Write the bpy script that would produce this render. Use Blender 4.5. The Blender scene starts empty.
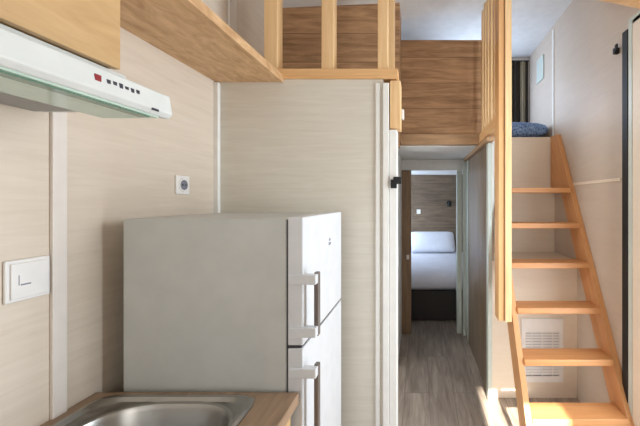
import bpy, bmesh, math, random
from mathutils import Vector, Matrix
random.seed(4)
S = bpy.context.scene
COL = S.collection
H = 1.5            # eye height: heights below are written relative to the eye

# ------------------------------------------------------------------ camera
cam = bpy.data.cameras.new('camera'); co = bpy.data.objects.new('camera', cam); COL.objects.link(co)
co.location = (0, 0, H); co.rotation_euler = (math.pi/2, 0, 0)
cam.sensor_width = 36; cam.lens = 330/640*36
cam.shift_x = -100/640; cam.shift_y = -13/640
cam.clip_start = 0.02
S.camera = co
# ------------------------------------------------------------------ world, sun, window light, added fill light, exposure
W = bpy.data.worlds.new('world'); S.world = W; W.use_nodes = True
W.node_tree.nodes['Background'].inputs[0].default_value = (0.80, 0.90, 1.0, 1)
W.node_tree.nodes['Background'].inputs[1].default_value = 1.2
def light(name, kind, loc, rot, energy, color, size=None):
    l = bpy.data.lights.new(name, kind); l.energy = energy; l.color = color
    if kind == 'AREA':
        l.shape = 'RECTANGLE'; l.size, l.size_y = size
    o = bpy.data.objects.new(name, l); COL.objects.link(o); o.location = loc; o.rotation_euler = rot
    return o
sun = light('sun', 'SUN', (0, -4, 6), (0, 0, 0), 34.0, (1.0, 0.93, 0.82))
sun.rotation_euler = Vector((0.0, 1.0, -0.45)).to_track_quat('-Z', 'Y').to_euler()
sun.data.angle = 0.012
R90 = math.pi/2
light('fill_rear', 'AREA', (-0.10, -1.79, H+0.25), (R90, 0, 0), 17, (1.0, 0.985, 0.96), (1.0, 1.5))  # unseen fill lamp added behind the camera for flat overall light
light('daylight_door', 'AREA', (1.30, 1.25, H-0.15), (0, R90, 0), 47, (0.85, 0.93, 1.0), (1.9, 0.85))
light('daylight_kitchen_window', 'AREA', (-1.14, -0.55, H-0.05), (0, -R90, 0), 8, (0.9, 0.95, 1.0), (0.7, 1.0))
light('daylight_bedroom_window', 'AREA', (-1.14, 5.3, H-0.25), (0, -R90, 0), 45, (0.64, 0.79, 1.0), (0.8, 0.9))
light('daylight_loft_window', 'AREA', (0.40, 3.57, H+1.02), (-R90, 0, math.radians(48)), 13, (0.64, 0.79, 1.0), (0.6, 0.45))
light('fill_hall', 'AREA', (-1.14, 2.32, H-0.05), (0, -R90, 0), 14, (0.92, 0.96, 1.0), (0.6, 0.5))  # unseen lamp added on the bathroom side to brighten the hall
S.view_settings.view_transform = 'Standard'; S.view_settings.look = 'None'
S.view_settings.gamma = 1; S.view_settings.use_curve_mapping = False
S.view_settings.exposure = -0.12

# ------------------------------------------------------------------ materials
def lin(c):
    return tuple(((v/255)/12.92 if v/255 <= .04045 else ((v/255+.055)/1.055)**2.4) for v in c)
def base(name):
    m = bpy.data.materials.new(name); m.use_nodes = True
    nt = m.node_tree
    return m, nt, nt.nodes['Principled BSDF']
def plain(name, c, rough=.5, metal=0, bump=0, bscale=200):
    m, nt, b = base(name)
    tc = nt.nodes.new('ShaderNodeTexCoord'); n = nt.nodes.new('ShaderNodeTexNoise'); n.inputs['Scale'].default_value = 14
    nt.links.new(tc.outputs['Object'], n.inputs['Vector'])
    r = nt.nodes.new('ShaderNodeValToRGB'); c = lin(c)
    r.color_ramp.elements[0].position = .3; r.color_ramp.elements[1].position = .7
    r.color_ramp.elements[0].color = (*[v*.96 for v in c], 1); r.color_ramp.elements[1].color = (*[min(1, v*1.03) for v in c], 1)
    nt.links.new(n.outputs['Fac'], r.inputs['Fac']); nt.links.new(r.outputs['Color'], b.inputs['Base Color'])
    b.inputs['Roughness'].default_value = rough; b.inputs['Metallic'].default_value = metal
    if bump:
        n2 = nt.nodes.new('ShaderNodeTexNoise'); n2.inputs['Scale'].default_value = bscale
        nt.links.new(tc.outputs['Object'], n2.inputs['Vector'])
        bp = nt.nodes.new('ShaderNodeBump'); bp.inputs['Strength'].default_value = bump; bp.inputs['Distance'].default_value = .002
        nt.links.new(n2.outputs['Fac'], bp.inputs['Height']); nt.links.new(bp.outputs['Normal'], b.inputs['Normal'])
    return m
def wood(name, dark, light_, grain=(1, 1, 1), scale=1.0, rough=.55, rot=(0, 0, 0), planks=None, contrast=.22, seam=.45, tone=.12):
    """grain: stretch per axis (small = along the grain); planks=(axis_u, axis_v, length, width)"""
    m, nt, b = base(name); N = nt.nodes; L = nt.links
    tc = N.new('ShaderNodeTexCoord'); mp = N.new('ShaderNodeMapping'); mp.vector_type = 'TEXTURE'
    L.new(tc.outputs['Object'], mp.inputs['Vector'])
    mp.inputs['Rotation'].default_value = rot
    if planks: mp.inputs['Location'].default_value[planks[0]] = planks[2]*.41
    sc = N.new('ShaderNodeVectorMath'); sc.operation = 'MULTIPLY'; sc.inputs[1].default_value = [g*scale for g in grain]
    L.new(mp.outputs['Vector'], sc.inputs[0])
    vec = sc.outputs[0]; extra = None
    if planks:
        u, v, pl, pw = planks
        sx = N.new('ShaderNodeSeparateXYZ'); L.new(mp.outputs['Vector'], sx.inputs[0])
        cx = N.new('ShaderNodeCombineXYZ'); L.new(sx.outputs[u], cx.inputs[0]); L.new(sx.outputs[v], cx.inputs[1])
        br = N.new('ShaderNodeTexBrick'); L.new(cx.outputs[0], br.inputs['Vector'])
        br.inputs['Scale'].default_value = 1; br.inputs['Brick Width'].default_value = pl; br.inputs['Row Height'].default_value = pw
        br.inputs['Mortar Size'].default_value = .0028; br.inputs['Mortar Smooth'].default_value = .3
        br.inputs['Color1'].default_value = (0, 0, 0, 1); br.inputs['Color2'].default_value = (1, 1, 1, 1); br.inputs['Mortar'].default_value = (.5, .5, .5, 1)
        off = N.new('ShaderNodeVectorMath'); off.operation = 'MULTIPLY_ADD'
        L.new(br.outputs['Color'], off.inputs[0]); off.inputs[1].default_value = (7.3, 3.1, 5.7); L.new(vec, off.inputs[2])
        vec = off.outputs[0]; extra = br
    n = N.new('ShaderNodeTexNoise'); n.inputs['Scale'].default_value = 1; n.inputs['Detail'].default_value = 7
    n.inputs['Roughness'].default_value = .62; n.inputs['Distortion'].default_value = .6
    L.new(vec, n.inputs['Vector'])
    r = N.new('ShaderNodeValToRGB'); e = r.color_ramp.elements
    e[0].position = .5-contrast; e[1].position = .5+contrast
    e[0].color = (*lin(dark), 1); e[1].color = (*lin(light_), 1)
    L.new(n.outputs['Fac'], r.inputs['Fac']); col = r.outputs['Color']
    if extra:
        hs = N.new('ShaderNodeMath'); hs.operation = 'MULTIPLY_ADD'; hs.inputs[1].default_value = tone*2; hs.inputs[2].default_value = 1-tone
        bw = N.new('ShaderNodeRGBToBW'); L.new(extra.outputs['Color'], bw.inputs[0]); L.new(bw.outputs[0], hs.inputs[0])
        vm = N.new('ShaderNodeVectorMath'); vm.operation = 'SCALE'; L.new(col, vm.inputs[0]); L.new(hs.outputs[0], vm.inputs['Scale'])
        mx = N.new('ShaderNodeMix'); mx.data_type = 'RGBA'; mx.blend_type = 'MULTIPLY'
        mx.inputs[7].default_value = (seam, seam, seam, 1)
        L.new(extra.outputs['Fac'], mx.inputs[0]); L.new(vm.outputs[0], mx.inputs[6]); col = mx.outputs[2]
    L.new(col, b.inputs['Base Color']); b.inputs['Roughness'].default_value = rough
    bp = N.new('ShaderNodeBump'); bp.inputs['Strength'].default_value = .12; bp.inputs['Distance'].default_value = .002
    L.new(n.outputs['Fac'], bp.inputs['Height']); L.new(bp.outputs['Normal'], b.inputs['Normal'])
    return m
M = {}
M['panel_y'] = wood('pale_wall_panel_left', (206, 190, 172), (222, 208, 191), (60, 4, 55), 1, .5, contrast=.3)
M['panel_x'] = wood('pale_wall_panel_front', (204, 197, 183), (221, 215, 202), (4, 60, 55), 1, .5, contrast=.3)
M['panel_stair'] = wood('pale_wall_panel_stair', (224, 208, 188), (232, 217, 199), (5, 40, 40), 1, .5, contrast=.3)
M['panel_r'] = wood('pale_wall_panel_right', (192, 177, 162), (202, 187, 172), (60, 5, 40), 1, .55, contrast=.3)
M['white_wall'] = plain('white_wall', (226, 223, 218), .6)
M['ceil'] = plain('white_ceiling', (226, 226, 224), .7)
M['white_trim'] = plain('white_trim', (232, 230, 225), .4)
M['cover_strip'] = plain('cover_strip', (224, 215, 206), .45)
M['grey_trim'] = plain('pale_green_grey_trim', (196, 204, 196), .4)
M['pine_z'] = wood('pine_upright', (214, 168, 114), (238, 204, 156), (38, 38, 2.2), 1, .5, contrast=.28)
M['pine_dark'] = wood('pine_upright_orange', (204, 150, 96), (228, 180, 124), (38, 38, 2.2), 1, .5, contrast=.28)
M['pine_x'] = wood('pine_crosswise', (208, 156, 102), (234, 192, 138), (2.2, 38, 38), 1, .5, contrast=.28)
M['pine_y'] = wood('pine_lengthwise', (208, 156, 102), (234, 192, 138), (38, 2.2, 38), 1, .5, contrast=.28)
M['pine_s'] = wood('pine_stringer', (192, 132, 82), (220, 164, 110), (38, 2.2, 38), 1, .5, rot=(math.atan(1.843), 0, 0), contrast=.28)
M['tread'] = wood('orange_pine_tread', (188, 126, 76), (214, 156, 102), (2.2, 30, 38), 1, .45, contrast=.28)
M['oak_x'] = wood('brown_oak_boards', (142, 106, 72), (194, 152, 112), (3, 20, 26), 1, .55, planks=(0, 2, 9.0, .215), contrast=.17, tone=.08, seam=.45)
M['oak_bed'] = wood('grey_brown_boards', (82, 68, 54), (128, 108, 86), (3, 20, 26), 1, .55, planks=(0, 2, 2.1, .2), contrast=.22)
M['oak_z'] = wood('brown_oak_upright', (112, 90, 68), (160, 132, 102), (26, 26, 3), 1, .55, contrast=.24)
M['oak_door'] = wood('grey_brown_sliding_panel', (94, 78, 62), (140, 120, 98), (20, 16, 2.4), 1, .4, contrast=.24)
M['oak_edge'] = wood('oak_edge_strip', (150, 118, 86), (188, 152, 114), (3, 30, 30), 1, .5)
M['shelf'] = wood('honey_shelf', (176, 134, 92), (220, 182, 138), (26, 9, 26), 1, .5, contrast=.2)
M['cab'] = wood('honey_cupboard_front', (184, 146, 98), (208, 172, 124), (26, 4, 26), 1, .45, contrast=.24)
M['worktop'] = wood('brown_worktop', (116, 94, 74), (168, 138, 110), (26, 4, 26), 1, .4, contrast=.24)
M['floor'] = wood('grey_brown_floor_planks', (120, 106, 94), (182, 168, 154), (26, 2.6, 26), 1, .42, planks=(1, 0, 1.2, .19), contrast=.22, seam=.6, tone=.13)
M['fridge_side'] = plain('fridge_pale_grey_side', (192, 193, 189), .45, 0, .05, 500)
M['fridge_white'] = plain('fridge_white_enamel', (208, 209, 211), .32)
M['rubber'] = plain('dark_rubber', (52, 52, 54), .6)
M['black'] = plain('black_paint', (9, 9, 10), .6)
M['steel'] = plain('brushed_steel', (168, 166, 162), .33, 1.0)
M['handle'] = plain('satin_grey_handle', (112, 102, 96), .35, .3)
M['chrome'] = plain('chrome', (215, 215, 215), .12, 1.0)
M['hood'] = plain('white_enamel_hood', (214, 216, 212), .35)
M['glassgreen'] = plain('pale_green_glass_edge', (186, 208, 194), .15)
M['glassdark'] = plain('green_glass_strip', (98, 134, 116), .12)
M['filter'] = plain('grey_grease_filter', (150, 150, 148), .45, .6, .4, 700)
M['plate'] = plain('white_plastic', (232, 228, 224), .35)
M['red'] = plain('red_mark', (140, 34, 40), .4)
M['ink'] = plain('dark_ink', (48, 48, 58), .5)
M['greyink'] = plain('grey_ink', (120, 120, 132), .5)
M['linen'] = plain('white_linen', (222, 224, 232), .85, 0, .3, 60)
M['duvet'] = plain('white_duvet', (216, 216, 226), .85, 0, .3, 40)
M['blanket'] = wood('blue_flecked_blanket', (54, 84, 132), (150, 176, 214), (60, 60, 60), 1, .9, contrast=.12)
M['curtain_dark'] = plain('dark_brown_curtain', (46, 40, 30), .9)
M['curtain_pale'] = plain('beige_curtain', (150, 140, 118), .9)
M['under_bed'] = plain('dark_under_bed', (48, 42, 38), .7)

# ------------------------------------------------------------------ helpers
class B(object):
    def __init__(s): s.bm = bmesh.new()
    def box(s, x0, x1, y0, y1, z0, z1, bev=0, seg=2):
        t = bmesh.new(); bmesh.ops.create_cube(t, size=1)
        for v in t.verts:
            v.co = Vector(((x0+x1)/2+v.co.x*(x1-x0), (y0+y1)/2+v.co.y*(y1-y0), H+(z0+z1)/2+v.co.z*(z1-z0)))
        if bev: bmesh.ops.bevel(t, geom=t.edges[:], offset=bev, segments=seg, affect='EDGES', profile=.5)
        s.add(t); return s
    def add(s, t):
        me = bpy.data.meshes.new('t'); t.to_mesh(me); t.free(); s.bm.from_mesh(me); bpy.data.meshes.remove(me)
    def prism(s, pts, axis, a0, a1, bev=0):
        """pts: polygon in the two other axes (relative z), extruded along axis from a0 to a1"""
        t = bmesh.new()
        def P(p, a):
            return {'x': (a, p[0], H+p[1]), 'y': (p[0], a, H+p[1]), 'z': (p[0], p[1], H+a)}[axis]
        A = [t.verts.new(P(p, a0)) for p in pts]; C = [t.verts.new(P(p, a1)) for p in pts]
        t.faces.new(A); t.faces.new(C[::-1])
        for i in range(len(pts)):
            j = (i+1) % len(pts); t.faces.new((A[i], C[i], C[j], A[j]))
        bmesh.ops.recalc_face_normals(t, faces=t.faces[:])
        if bev: bmesh.ops.bevel(t, geom=t.edges[:], offset=bev, segments=2, affect='EDGES', profile=.5)
        s.add(t); return s
    def cyl(s, p0, p1, r, n=20, r2=None):
        p0 = Vector(p0)+Vector((0, 0, H)); p1 = Vector(p1)+Vector((0, 0, H)); d = p1-p0
        t = bmesh.new(); bmesh.ops.create_cone(t, cap_ends=True, segments=n, radius1=r, radius2=r if r2 is None else r2, depth=d.length)
        q = Vector((0, 0, 1)).rotation_difference(d.normalized())
        bmesh.ops.transform(t, matrix=Matrix.Translation((p0+p1)/2) @ q.to_matrix().to_4x4(), verts=t.verts[:])
        s.add(t); return s
def wl(o):
    v = Vector((0, 0, 0))
    while o: v = v+o.location; o = o.parent
    return v
def obj(name, b, m, parent=None, smooth=False, loc=None):
    """link one mesh object; its vertices were written in world space"""
    bm = b.bm
    if parent is None:
        if loc is None:
            xs = [v.co for v in bm.verts]
            lo = Vector([min(c[i] for c in xs) for i in range(3)]); hi = Vector([max(c[i] for c in xs) for i in range(3)])
            loc = ((lo.x+hi.x)/2, (lo.y+hi.y)/2, lo.z)
        loc = Vector(loc); bmesh.ops.translate(bm, verts=bm.verts[:], vec=-loc)
    else:
        bmesh.ops.translate(bm, verts=bm.verts[:], vec=-wl(parent))
    bmesh.ops.recalc_face_normals(bm, faces=bm.faces[:])
    me = bpy.data.meshes.new(name); bm.to_mesh(me); bm.free()
    if smooth:
        for p in me.polygons: p.use_smooth = True
        try: me.set_sharp_from_angle(angle=math.radians(40))
        except Exception: pass
    me.materials.append(M[m])
    o = bpy.data.objects.new(name, me); COL.objects.link(o)
    if parent is None: o.location = loc
    else: o.parent = parent
    return o
def tag(o, label, cat, group=None):
    o['label'] = label; o['category'] = cat
    if group: o['group'] = group
    return o
def thing(name, label, cat, loc, group=None):
    o = bpy.data.objects.new(name, None); COL.objects.link(o); o.location = (loc[0], loc[1], loc[2]+H)
    o.empty_display_size = .05
    return tag(o, label, cat, group)
def struct(name, b, m, label=None):
    o = obj(name, b, m); o['kind'] = 'structure'; o['category'] = name.split('_')[0]
    o['label'] = label or name.replace('_', ' '); return o
def lab(o, l): o['label'] = l; return o

XL, XR, FL = -1.05, 1.19, -1.5
def ceilz(x): return 1.455+.045*(x-XL)

# ------------------------------------------------------------------ structure
struct('floor', B().box(XL-.1, XR+.1, -1.9, 6.05, FL-.1, FL), 'floor', 'grey brown wood plank floor running down the hall')
b = B()
b.prism([(XL-.1, ceilz(XL-.1)), (XR+.1, ceilz(XR+.1)), (XR+.1, 1.75), (XL-.1, 1.75)], 'y', -1.9, 3.75)
struct('ceiling', b, 'ceil', 'smooth white ceiling above the lofts')
# left wall with the kitchen window opening (behind the camera)
b = B()
b.box(XL-.08, XL, -1.9, -1.05, FL, 1.6).box(XL-.08, XL, -.05, 2.05, FL, 1.6).box(XL-.08, XL, 2.05, 2.6, FL, -.35).box(XL-.08, XL, 2.05, 2.6, .25, 1.6)
b.box(XL-.08, XL, -1.05, -.05, FL, -.4).box(XL-.08, XL, -1.05, -.05, .3, 1.6)
struct('wall_left', b, 'panel_y', 'pale wood-grain panelled wall behind the fridge')
# unseen rear wall; openings are added, the narrow one sized for the sun patches
b = B()
b.box(XL-.08, -.65, -1.9, -1.82, FL, 1.7).box(.42, .46, -1.9, -1.82, FL, 1.7).box(.82, XR+.08, -1.9, -1.82, FL, 1.7)
b.box(-.65, .42, -1.9, -1.82, FL, -.5).box(-.65, .42, -1.9, -1.82, 1.0, 1.7).box(.46, .82, -1.9, -1.82, .53, 1.7)
struct('wall_rear', b, 'panel_x', 'pale panelled end wall')
# bathroom front wall
struct('wall_bathroom', B().box(XL, -.19, 1.70, 1.76, FL, .622), 'panel_x', 'pale cream panelled wall behind the fridge, facing the kitchen')
struct('wall_hall_left', B().box(-.26, -.205, 2.95, 3.72, FL, .46).box(-.26, -.205, 1.76, 1.95, FL, .46).box(-.26, -.205, 1.95, 2.95, .40, .46), 'white_wall', 'narrow white left side wall of the hall')
# loft floor over the bathroom and its back wall
struct('wall_loft_back', B().box(XL, -.155, 2.50, 2.55, .40, 1.52), 'oak_x', 'brown oak board wall behind the loft studs')
struct('wall_loft_return', B().box(-.21, -.155, 2.55, 2.74, .46, 1.50), 'oak_x', 'brown oak board return beside the hall opening')
struct('wall_bathroom_back', B().box(XL, -.26, 3.0, 3.05, FL, .46), 'white_wall', 'white inner wall of the bathroom')
struct('ceiling_bathroom', B().box(XL, -.262, 1.77, 3.05, .46, .50), 'ceil', 'white ceiling of the bathroom')
struct('floor_loft', B().box(XL, -.155, 1.76, 2.5, .54, .618), 'shelf', 'loft floor over the bathroom')
# bulkhead over the hall
struct('wall_bulkhead', B().box(-.21, .56, 2.75, 2.80, .545, 1.333), 'oak_x', 'brown oak board wall above the hall opening')
struct('trim_1', B().box(-.205, .56, 2.725, 2.80, .460, .545, .003), 'oak_edge', 'greyish wood edge strip under the oak board wall')
# upper loft slab: white underside is the hall and bedroom ceiling
struct('ceiling_hall', B().box(-.26, .565, 2.81, 6.0, .455, .49).box(.567, XR, 2.975, 6.0, .455, .49).box(XL, -.262, 3.06, 6.0, .455, .49), 'ceil', 'white low ceiling of hall and bedroom')
struct('floor_upper_loft', B().box(-.2, .566, 2.92, 3.60, .491, .556).box(.568, XR, 2.975, 3.60, .491, .556), 'shelf', 'floor edge of the upper sleeping loft')
b = B().box(XL, .05, 3.60, 3.68, .556, 1.6).box(.75, XR, 3.60, 3.68, .556, 1.6).box(.05, .75, 3.60, 3.68, .556, .76).box(.05, .75, 3.60, 3.68, 1.27, 1.6)
struct('wall_loft_end', b, 'white_wall', 'white end wall of the upper loft')
struct('wall_loft_left', B().box(-.95, -.21, 2.75, 2.8, .46, 1.55), 'white_wall', 'white inner wall of the upper loft')
# stair well
struct('wall_stair', B().box(.566, XR, 2.92, 2.97, FL, .556), 'panel_stair', 'pale cream wall behind the upper stairs')
struct('wall_stair_lower', B().box(.535, XR, 2.50, 2.92, FL, -.46), 'panel_stair', 'pale cream box wall behind the lower stairs')
struct('wall_partition', B().box(.535, .565, 2.505, 3.72, -.455, .452).box(.535, .565, 2.925, 3.72, FL, -.465), 'white_wall', 'white partition between hall and stairs')
# right wall with door opening
b = B()
b.box(XR, XR+.08, 1.74, 6.05, FL, 1.75).box(XR, XR+.08, -1.9, .72, FL, 1.75).box(XR, XR+.08, .72, 1.74, .99, 1.75)
struct('wall_right', b, 'panel_r', 'pale beige panelled wall on the stair side')
# bedroom
b = B().box(XL-.08, XL, 2.6, 4.85, FL, .46).box(XL-.08, XL, 5.75, 6.05, FL, .46).box(XL-.08, XL, 4.85, 5.75, FL, -.7).box(XL-.08, XL, 4.85, 5.75, .2, .46)
struct('wall_bedroom_left', b, 'white_wall', 'white left wall of the bedroom')
struct('wall_bedroom_back', B().box(XL, XR, 5.95, 6.03, FL, .46), 'oak_bed', 'grey brown board wall behind the bed')
b = B().box(XL, -.205, 3.72, 3.78, FL, .452).box(.56, XR, 3.72, 3.78, FL, .452)
struct('wall_bedroom_front', b, 'white_wall', 'white wall between hall and bedroom')
struct('trim_2', B().box(-.205, -.10, 3.70, 3.79, FL, .33, .002), 'oak_z', 'brown oak left jamb of the bedroom doorway')
struct('trim_3', B().box(-.205, .56, 3.70, 3.79, .335, .452), 'ceil', 'white head of the bedroom doorway')
struct('trim_4', B().box(.415, .47, 3.70, 3.79, FL, .33, .003).box(.475, .56, 3.64, 3.695, FL, .42, .003), 'grey_trim', 'pale greenish right jamb of the bedroom doorway')
# white post at the corner of the bathroom
struct('trim_5', B().box(-.19, -.160, 1.685, 1.77, FL, .60, .003).box(-.158, -.118, 1.69, 1.78, FL, .36, .003), 'white_trim', 'white corner post at the end of the cream wall')
struct('trim_6', B().box(-.228, -.206, 1.692, 1.70, FL, .60, .002), 'white_trim', 'narrow white strip on the cream wall')
struct('trim_7', B().box(XL, XL+.022, 1.678, 1.70, FL, .600, .002), 'white_trim', 'white strip in the corner of left wall and cream wall')
struct('trim_8', B().box(XL, XL+.010, .935, .974, FL, .600, .002), 'cover_strip', 'white vertical cover strip on the left wall')
struct('trim_9', B().box(XL, XL+.012, 1.80, 1.87, .62, 1.455, .002), 'white_trim', 'white vertical strip on the loft left wall')
struct('trim_10', B().box(XR-.006, XR, 1.955, 2.91, .112, .132, .002), 'panel_stair', 'thin horizontal joint strip on the right wall')
struct('trim_11', B().box(XR-.008, XR, 2.925, 2.955, .556, 1.52, .002), 'white_trim', 'thin vertical strip on the right wall where the upper loft begins')
struct('trim_12', B().box(-.155, -.10, 1.695, 1.80, .37, .615, .004), 'pine_z', 'short pine block on top of the white corner post')
# windows, all out of view; rear and bathroom ones added for fill light
def window(n, axis, a, u0, u1, z0, z1, label):
    b = B(); f = .04
    def bx(p0, p1, q0, q1, d=.03):
        if axis == 'x': b.box(a-d, a+d, p0, p1, q0, q1)
        else: b.box(p0, p1, a-d, a+d, q0, q1)
    bx(u0, u0+f, z0, z1); bx(u1-f, u1, z0, z1); bx(u0, u1, z0, z0+f); bx(u0, u1, z1-f, z1)
    return struct('window_%d' % n, b, 'white_trim', label)
window(1, 'y', -1.86, -.65, .42, -.5, 1.0, 'white frame of an unseen rear window added for fill light')  # made-up window, goes with the fill lamp behind the camera
obj('sun_blocker', B().box(-.63, .40, -1.845, -1.835, -.47, .97, .001), 'white_trim', bpy.data.objects['window_1'])  # unseen panel added to keep the sun off the fridge
window(2, 'x', XL-.05, -1.05, -.05, -.4, .3, 'white framed kitchen window')
window(3, 'x', XL-.05, 4.85, 5.75, -.7, .2, 'white framed bedroom window')
window(5, 'x', XL-.05, 2.05, 2.6, -.35, .25, 'white frame of an unseen bathroom window added to light the hall')  # made-up window, goes with the added lamp for the hall
window(4, 'y', 3.64, .05, .75, .76, 1.27, 'white framed loft window')
# entrance door frame in the right wall
d = obj('door_1', B().box(XR-.014, XR+.08, 1.832, 1.865, FL, 1.0, .002).box(XR-.02, XR+.08, .72, .78, FL, 1.0, .003).box(XR-.012, XR+.08, .72, 1.865, .975, 1.02, .002), 'grey_trim')
d['kind'] = 'structure'; d['category'] = 'door'; d['label'] = 'pale door frame with black seal at the right edge'
obj('seal', B().box(1.172, XR, 1.866, 1.915, FL, .968, .002), 'black', d)
obj('reveal', B().box(XR-.012, XR, 1.74, 1.83, FL, 1.0, .002), 'panel_stair', d)

# ------------------------------------------------------------------ shelf along the left wall
t = thing('wall_shelf', 'long honey wood shelf board running high along the left wall', 'shelf', (XL, -.5, .606))
obj('board', B().box(XL, -.715, -.5, 1.70, .606, .640, .002), 'shelf', t)
obj('front_lip', B().box(-.715, -.703, -.5, 1.70, .605, .641, .001), 'shelf', t)

# ------------------------------------------------------------------ loft guard: studs on a bottom plate
t = thing('loft_guard', 'pine stud railing on the loft edge above the cream wall', 'railing', (-.5, 1.7, .618))
obj('bottom_plate', B().box(-.86, -.113, 1.685, 1.775, .634, .672, .003), 'pine_x', t)
obj('edge_trim', B().box(XL, -.120, 1.688, 1.76, .623, .634, .002), 'pine_x', t)
for x0, x1 in ((-.800, -.732), (-.506, -.443), (-.217, -.166)):
    obj('stud', B().box(x0, x1, 1.692, 1.760, .672, ceilz(x0)-.002, .003), 'pine_z', t)
obj('side_stud', B().box(-.212, -.166, 2.12, 2.20, .619, ceilz(-.2)-.002, .003), 'pine_z', t)

# ------------------------------------------------------------------ wall cupboard
t = thing('wall_cupboard', 'honey wood wall cupboard above the extractor hood', 'cupboard', (-.92, .5, .342))
obj('carcass', B().box(XL+.001, -.80, .10, .860, .342, .598, .001), 'cab', t)
obj('door', B().box(-.800, -.782, .10, .478, .340, .598, .002), 'cab', t)
obj('door', B().box(-.800, -.782, .482, .862, .340, .598, .002), 'cab', t)

# ------------------------------------------------------------------ extractor hood
t = thing('extractor_hood', 'white slimline extractor hood with glass visor under the wall cupboard', 'extractor hood', (-.88, .6, .23))
obj('body', B().box(XL+.001, -.80, .20, .90, .262, .338, .003), 'hood', t)
obj('underside', B().box(XL+.001, -.745, .16, .925, .245, .262, .002), 'hood', t)
fp = obj('front_panel', B().prism([(-.745, .232), (-.712, .228), (-.700, .240), (-.708, .292), (-.745, .298)], 'y', .16, .935, .003), 'hood', t)
obj('glass_visor', B().box(-.87, -.716, .165, .905, .224, .2295, .001), 'glassgreen', t)
obj('visor_edge', B().box(-.752, -.724, .165, .885, .2215, .2242, .001), 'glassdark', t)
obj('grease_filter', B().box(XL+.02, -.88, .20, .88, .236, .2445, .001), 'filter', t)
def fx(z): return -.700-(z-.240)*(.008/.052)+.0004
b = B(); y0, z0 = .722, .268
b.box(fx(z0)-.002, fx(z0)+.0012, y0-.008, y0+.006, z0-.008, z0+.006); lab(obj('logo_mark', b, 'red', t), 'small red square mark')
y = .742
b = B()
for i in range(6):
    b.box(fx(.272)-.002, fx(.272)+.001, y+i*.0155, y+i*.0155+.009, .262+(i % 2)*.003, .272+(i % 3)*.001)
lab(obj('symbol_row', b, 'ink', t), 'row of small dark symbols')
lab(obj('slide_button', B().box(-.702, -.6985, .862, .884, .236, .242, .001), 'ink', t), 'small dark button')

# ------------------------------------------------------------------ base unit, worktop, sink
t = thing('base_cupboard', 'kitchen base cupboard under the brown worktop', 'cupboard', (-.75, .2, FL))
obj('carcass', B().box(XL+.001, -.43, -.9, 1.055, FL+.1, FL+.12).box(XL+.001, -.43, 1.037, 1.055, FL+.12, -.662).box(XL+.001, -.43, -.9, -.882, FL+.12, -.662).box(XL+.001, XL+.012, -.882, 1.037, FL+.12, -.662), 'white_trim', t)
obj('plinth', B().box(XL+.02, -.48, -.9, 1.05, FL, FL+.1), 'rubber', t)
for k in range(3):
    ya = -.9+k*.652
    dd = obj('door', B().box(-.43, -.412, ya+.002, ya+.648, FL+.105, -.668, .002), 'cab', t)
    obj('handle', B().box(-.412, -.395, ya+.26, ya+.39, -.72, -.708, .003), 'steel', dd)
hx0, hx1, hy0, hy1 = -.985, -.520, .52, 1.015       # cut-out in the worktop
b = B()
b.box(XL+.001, hx0, -.9, 1.068, -.660, -.622, .002).box(hx1, -.392, -.9, 1.068, -.660, -.622, .002)
b.box(hx0, hx1, -.9, hy0, -.660, -.622).box(hx0, hx1, hy1, 1.068, -.660, -.622)
tag(obj('worktop', b, 'worktop'), 'brown wood-grain kitchen worktop around the steel sink', 'worktop')
# sink: rings from the outer rim to the drain
def ring(cx, cy, rx, ry, n, z, N=72):
    r = []
    for i in range(N):
        a = 2*math.pi*i/N; c, s_ = math.cos(a), math.sin(a)
        k = (abs(c)**n+abs(s_)**n)**(-1/n)
        r.append((cx+rx*c*k, cy+ry*s_*k, H+z))
    return r
t = thing('kitchen_sink', 'stainless steel sink with oval bowl set in the brown worktop', 'sink', (-.75, .77, -.622))
OX, OY, BX, BY = -.752, .768, -.725, .805
rings = [ring(OX, OY, .250, .272, 14, -.621), ring(OX, OY, .250, .272, 14, -.617), ring(OX, OY, .243, .265, 14, -.610),
         ring(OX, OY, .232, .254, 12, -.610), ring(OX, OY, .224, .246, 10, -.620),
         ring(BX, BY, .218, .212, 3.0, -.6205), ring(BX, BY, .213, .206, 3.0, -.6165), ring(BX, BY, .207, .198, 3.0, -.619), ring(BX, BY, .203, .190, 3.0, -.632),
         ring(BX, BY, .196, .183, 3.0, -.72), ring(BX, BY, .180, .168, 2.8, -.757), ring(BX, BY, .14, .13, 2.5, -.767), ring(BX, BY, .045, .045, 2, -.772)]
b = B(); prev = None
for r in rings:
    cur = [b.bm.verts.new(p) for p in r]
    if prev:
        for i in range(72): b.bm.faces.new((prev[i], prev[(i+1) % 72], cur[(i+1) % 72], cur[i]))
    prev = cur
sk = obj('basin', b, 'steel', t, smooth=True)
b = B(); b.cyl((BX, BY, -.776), (BX, BY, -.768), .044, 32); b.cyl((BX, BY, -.769), (BX, BY, -.765), .02, 24)
obj('drain', b, 'chrome', t, smooth=True)

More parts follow.
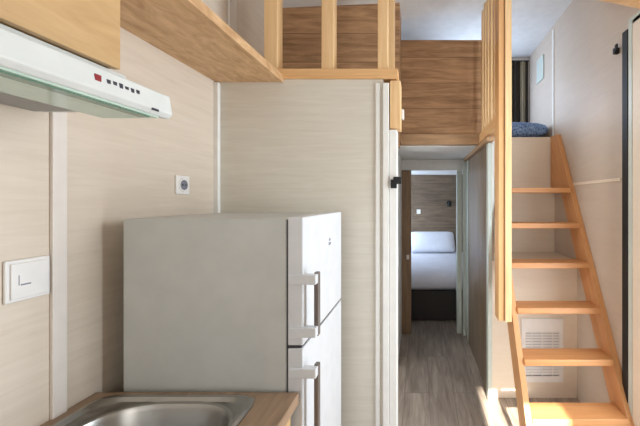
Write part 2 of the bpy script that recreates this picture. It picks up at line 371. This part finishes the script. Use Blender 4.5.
# ------------------------------------------------------------------ fridge
t = thing('fridge_freezer', 'white two-door fridge freezer with grey side beside the worktop', 'fridge', (-.68, 1.34, FL))
obj('body', B().box(-.978, -.440, 1.085, 1.605, FL+.03, -.062, .006), 'fridge_side', t)
for x in (-.92, -.50):
    for yy in (1.13, 1.56):
        b = B(); b.cyl((x, yy, FL), (x, yy, FL+.032), .02); obj('foot', b, 'rubber', t)
obj('gasket_and_gap_filler', B().box(-.440, -.433, 1.092, 1.600, FL+.05, -.066).box(-.433, -.390, 1.084, 1.600, -.4865, -.4775), 'rubber', t)  # gasket, plus a dark filler strip that blackens the shaded door gap
fz = obj('freezer_door', B().box(-.433, -.383, 1.080, 1.606, -.477, -.056, .004), 'fridge_white', t)
fr = obj('fridge_door', B().box(-.433, -.383, 1.080, 1.606, FL+.05, -.487, .004), 'fridge_white', t)
def handle(z0, z1, door):
    h = obj('handle', B().box(-.352, -.336, 1.092, 1.116, z0, z1, .004), 'handle', door)
    for zz in (z0+.004, z1-.036):
        lab(obj('bracket', B().box(-.428, -.338, 1.070, 1.098, zz, zz+.032, .003), 'fridge_white', door), 'white handle bracket')
handle(-.452, -.240, fz); handle(-.80, -.545, fr)
b = B(); b.box(-.3832, -.3822, 1.385, 1.415, -.19, -.178); b.box(-.3832, -.3822, 1.390, 1.41, -.172, -.162)
lab(obj('badge', b, 'greyink', fz), 'small grey badge')

# ------------------------------------------------------------------ fittings on the left wall
t = thing('wall_socket', 'white round power socket on the left wall above the fridge', 'socket', (XL, 1.452, .065))
obj('plate', B().box(XL, XL+.009, 1.412, 1.492, .025, .107, .003), 'plate', t)
b = B(); b.cyl((XL+.008, 1.452, .066), (XL+.0125, 1.452, .066), .031, 32, .029); obj('rim', b, 'plate', t, smooth=True)
b = B(); b.cyl((XL+.011, 1.452, .066), (XL+.0132, 1.452, .066), .022, 32); lab(obj('recess', b, 'greyink', t), 'grey recess')
b = B()
for dy in (-.0095, .0095): b.cyl((XL+.013, 1.452+dy, .066), (XL+.0138, 1.452+dy, .066), .004, 12)
lab(obj('pin_hole', b, 'black', t), 'two dark pin holes')
t = thing('light_switch', 'large square white switch plate at the left edge below the hood', 'switch', (XL, .876, -.21))
obj('plate', B().box(XL, XL+.008, .829, .930, -.264, -.155, .003), 'plate', t)
obj('rocker', B().box(XL+.008, XL+.0125, .838, .9215, -.256, -.164, .002), 'plate', t)
b = B(); b.box(XL+.0125, XL+.0132, .853, .8545, -.221, -.195); b.box(XL+.0125, XL+.0132, .858, .880, -.2225, -.219)
lab(obj('mark', b, 'greyink', t), 'thin grey bracket mark')

# latch, plates on the hall side
t = thing('door_latch', 'black latch hook on the white corner post', 'latch', (-.12, 1.68, .08))
obj('hook', B().box(-.135, -.096, 1.668, 1.70, .082, .118, .003), 'black', t)
obj('base', B().box(-.150, -.118, 1.674, 1.69, .060, .104, .003), 'black', t)
tag(obj('strike_plate', B().box(-.118, -.1155, 1.71, 1.76, -.36, -.25, .001), 'plate'), 'narrow white strike plate low on the white corner post', 'plate')
tag(obj('wall_switch', B().box(-.152, -.122, 3.690, 3.70, -.665, -.615, .002), 'plate'), 'small white switch on the brown bedroom door jamb', 'switch')
tag(obj('wall_switch', B().box(-.06, .01, 5.938, 5.95, -.25, -.17, .003), 'plate'), 'small white switch on the board wall above the bed', 'switch')
t = thing('reading_light', 'small dark reading light on the wall above the bed', 'lamp', (.52, 5.95, -.06))
b = B(); b.cyl((.52, 5.95, -.05), (.52, 5.925, -.05), .04, 20); obj('base', b, 'black', t)
b = B(); b.cyl((.52, 5.93, -.05), (.52, 5.86, -.07), .012, 12); obj('arm', b, 'black', t)
b = B(); b.cyl((.52, 5.86, -.03), (.52, 5.84, -.11), .022, 16, .04); obj('shade', b, 'black', t)
tag(obj('peg', B().box(-.10, -.085, 1.74, 1.78, .43, .48, .003), 'plate'), 'small white peg on the pine block beside the oak boards', 'peg')

# ------------------------------------------------------------------ sliding door in the hall
t = thing('sliding_door', 'grey brown sliding door panel along the right side of the hall', 'door', (.51, 3.0, FL))
obj('panel', B().box(.512, .532, 2.50, 3.48, FL+.02, .42, .001), 'oak_door', t)
obj('front_stile', B().box(.503, .534, 2.440, 2.50, FL+.01, .422, .003), 'grey_trim', t)
obj('rear_stile', B().box(.503, .534, 3.48, 3.56, FL+.01, .422, .003), 'grey_trim', t)
tag(obj('door_track', B().box(.478, .534, 2.36, 3.63, .424, .454, .003), 'oak_edge'), 'pale sliding door track under the ceiling edge', 'track')

# ------------------------------------------------------------------ slat screen and newel
t = thing('slat_screen', 'pine newel post and vertical slats between hall and stairs', 'screen', (.53, 2.3, -.75))
obj('newel_post', B().box(.488, .524, 2.050, 2.15, -.752, ceilz(.5)-.002, .003), 'pine_dark', t)
obj('newel_post', B().box(.526, .567, 2.038, 2.15, -.755, ceilz(.5)-.002, .003), 'pine_z', t)
obj('bottom_rail', B().box(.490, .560, 2.15, 2.725, .474, .545, .003), 'pine_y', t)
for k in range(5):
    ya = 2.225+k*.104
    obj('slat', B().box(.498, .516, ya, ya+.040, .545, ceilz(.5)-.002, .003), 'pine_z', t)

# ------------------------------------------------------------------ staircase
SL, CF, CB = 1.843, 4.586, 4.90        # stringer lines: z = SL*y - c
def sy(c, z): return (z+c)/SL
t = thing('staircase', 'steep open pine stair with orange treads up to the loft', 'staircase', (.88, 2.2, FL))
def stringer(x0, x1):
    pts = [(sy(CF, FL), FL), (sy(CB, FL), FL), (sy(CB, .06), .06), (2.905, .06), (2.905, .553), (sy(CF, .553), .553)]
    return B().prism(pts, 'x', x0, x1)
obj('stringer', stringer(1.150, 1.188), 'pine_s', t)
obj('stringer', stringer(.585, .618), 'pine_s', t)
for k in range(6):
    z = .093-.2595*k; y = sy(CF, z-.038)-.004
    obj('tread', B().box(.618, 1.150, y, y+.155, z-.038, z, .004), 'tread', t)

# air grille behind the lower treads
t = thing('air_grille', 'white louvred air grille on the wall behind the lower stair treads', 'vent', (.92, 2.5, -1.37))
GX0, GX1, GZ0, GZ1 = .765, 1.080, -1.372, -.893
b = B(); b.box(GX0, GX0+.03, 2.484, 2.499, GZ0+.045, GZ1-.10).box(GX1-.03, GX1, 2.484, 2.499, GZ0+.045, GZ1-.10)
b.box(GX0, GX1, 2.484, 2.499, GZ1-.10, GZ1).box(GX0, GX1, 2.484, 2.499, GZ0, GZ0+.045)
obj('frame', b, 'plate', t)
obj('backing', B().box(GX0+.02, GX1-.02, 2.4975, 2.4995, GZ0+.046, GZ1-.101), 'greyink', t)
b = B(); z = GZ0+.055
while z < GZ1-.105:
    b.prism([(2.486, z), (2.489, z-.001), (2.498, z+.013), (2.495, z+.014)], 'x', GX0+.028, GX1-.028); z += .021
for k in range(1, 4):
    x = GX0+(GX1-GX0)*k/4; b.box(x-.003, x+.003, 2.488, 2.496, GZ0+.04, GZ1-.09)
obj('louvres', b, 'plate', t)

# right wall: pine brace and black hook
b = B().prism([(2.12, 1.285), (1.70, .985), (1.70, 1.085), (2.02, 1.315)], 'x', XR-.06, XR, .003)
tag(obj('roof_brace', b, 'pine_y'), 'pine brace above the door at the top right corner', 'brace')
tag(obj('coat_hook', B().box(XR-.03, XR, 1.965, 1.990, .875, .91, .004).box(XR-.03, XR-.018, 1.95, 1.97, .89, .925, .003), 'black'), 'small black hook beside the black door seal', 'hook')

# ------------------------------------------------------------------ upper loft: mattress, curtain, switch plate
def cushion(x0, x1, y0, y1, z0, z1, n=3.2, N=24, K=10, wob=0.0, seed=1):
    """a soft closed body, superellipsoid with slight waviness"""
    rng = random.Random(seed); b = B(); bm = b.bm
    ph = [rng.uniform(0, 6) for _ in range(6)]
    cx, cy, cz = (x0+x1)/2, (y0+y1)/2, (z0+z1)/2
    rows = []
    def sp(v, e): return math.copysign(abs(v)**e, v)
    for k in range(1, K):
        la = -math.pi/2+math.pi*k/K; r = []
        for i in range(N*2):
            a = math.pi*i/N
            x = sp(math.cos(a), 2/n/1.6)*sp(math.cos(la), .55); y = sp(math.sin(a), 2/n/1.6)*sp(math.cos(la), .55); z = sp(math.sin(la), .75)
            w = 1+wob*(math.sin(3*x+ph[0])*math.sin(4*y+ph[1])+.5*math.sin(7*x+ph[2]+5*y))
            r.append(bm.verts.new((cx+x*(x1-x0)/2, cy+y*(y1-y0)/2, H+cz+z*(z1-z0)/2*(w if z > 0 else 1))))
        rows.append(r)
    for k in range(len(rows)-1):
        for i in range(N*2):
            j = (i+1) % (N*2); bm.faces.new((rows[k][i], rows[k][j], rows[k+1][j], rows[k+1][i]))
    bm.faces.new(rows[0][::-1]); bm.faces.new(rows[-1])
    return b
tag(obj('loft_mattress', cushion(-.15, 1.182, 2.985, 3.56, .557, .735, 9, wob=.03), 'blanket', smooth=True), 'blue flecked mattress lying on the upper loft floor', 'mattress')
def drape(x0, x1, y, z0, z1, amp, waves, thick=.006):
    b = B(); n = 60; A = []; C = []
    for i in range(n+1):
        u = i/n; x = x0+(x1-x0)*u; dy = amp*math.sin(2*math.pi*waves*u)
        A.append([b.bm.verts.new((x, y+dy, H+zz)) for zz in (z0, z1)])
        C.append([b.bm.verts.new((x, y+dy+thick, H+zz)) for zz in (z0, z1)])
    for i in range(n):
        b.bm.faces.new((A[i][0], A[i+1][0], A[i+1][1], A[i][1])); b.bm.faces.new((C[i][0], C[i][1], C[i+1][1], C[i+1][0]))
        b.bm.faces.new((A[i][1], A[i+1][1], C[i+1][1], C[i][1])); b.bm.faces.new((A[i][0], C[i][0], C[i+1][0], A[i+1][0]))
    b.bm.faces.new((A[0][0], A[0][1], C[0][1], C[0][0])); b.bm.faces.new((A[n][0], C[n][0], C[n][1], A[n][1]))
    return b
t = thing('loft_curtain', 'dark and beige striped curtain at the end of the upper loft', 'curtain', (1.05, 3.575, .70))
obj('dark_panel', drape(.86, 1.085, 3.575, .695, 1.50, .012, 3.5), 'curtain_dark', t, smooth=True)
obj('beige_panel', drape(1.085, 1.140, 3.572, .695, 1.50, .008, 1.5), 'curtain_pale', t, smooth=True)
obj('dark_edge', drape(1.140, 1.172, 3.575, .695, 1.50, .006, 1.0), 'curtain_dark', t, smooth=True)
obj('rod', B().box(.84, 1.18, 3.572, 3.60, 1.50, 1.512), 'black', t)
tag(obj('wall_plate', B().box(XR-.012, XR, 3.16, 3.34, 1.17, 1.40, .004), 'grey_trim'), 'pale rectangular plate on the right wall of the upper loft', 'plate')

# ------------------------------------------------------------------ bed in the bedroom
t = thing('bed', 'bed with white bedding in the room beyond the hall', 'bed', (-.05, 4.95, FL))
obj('under_bed_box', B().box(-.86, .76, 4.08, 5.93, FL+.02, -1.122, .004), 'under_bed', t)  # dark box filling the space under the bed, nearly to the floor
obj('mattress', B().box(-.85, .75, 4.11, 5.93, -1.12, -.90, .04, 3), 'linen', t, smooth=True)
obj('duvet', cushion(-.90, .80, 4.03, 5.48, -1.17, -.835, 9, 32, 14, .02, 3), 'duvet', t, smooth=True)
for i, (a, c, l) in enumerate(((-.20, .60, 'white pillow at the head of the bed beyond the hall'),)):
    p = cushion(a, c, 5.48, 5.94, -.90, -.75, 6.0, 24, 12, .05, i)
    bmesh.ops.rotate(p.bm, verts=p.bm.verts[:], cent=((a+c)/2, 5.70, H-.82), matrix=Matrix.Rotation(math.radians(38), 3, 'X'))
    bmesh.ops.translate(p.bm, verts=p.bm.verts[:], vec=(0, .02, .09))
    tag(obj('pillow', p, 'linen', smooth=True), l, 'pillow')
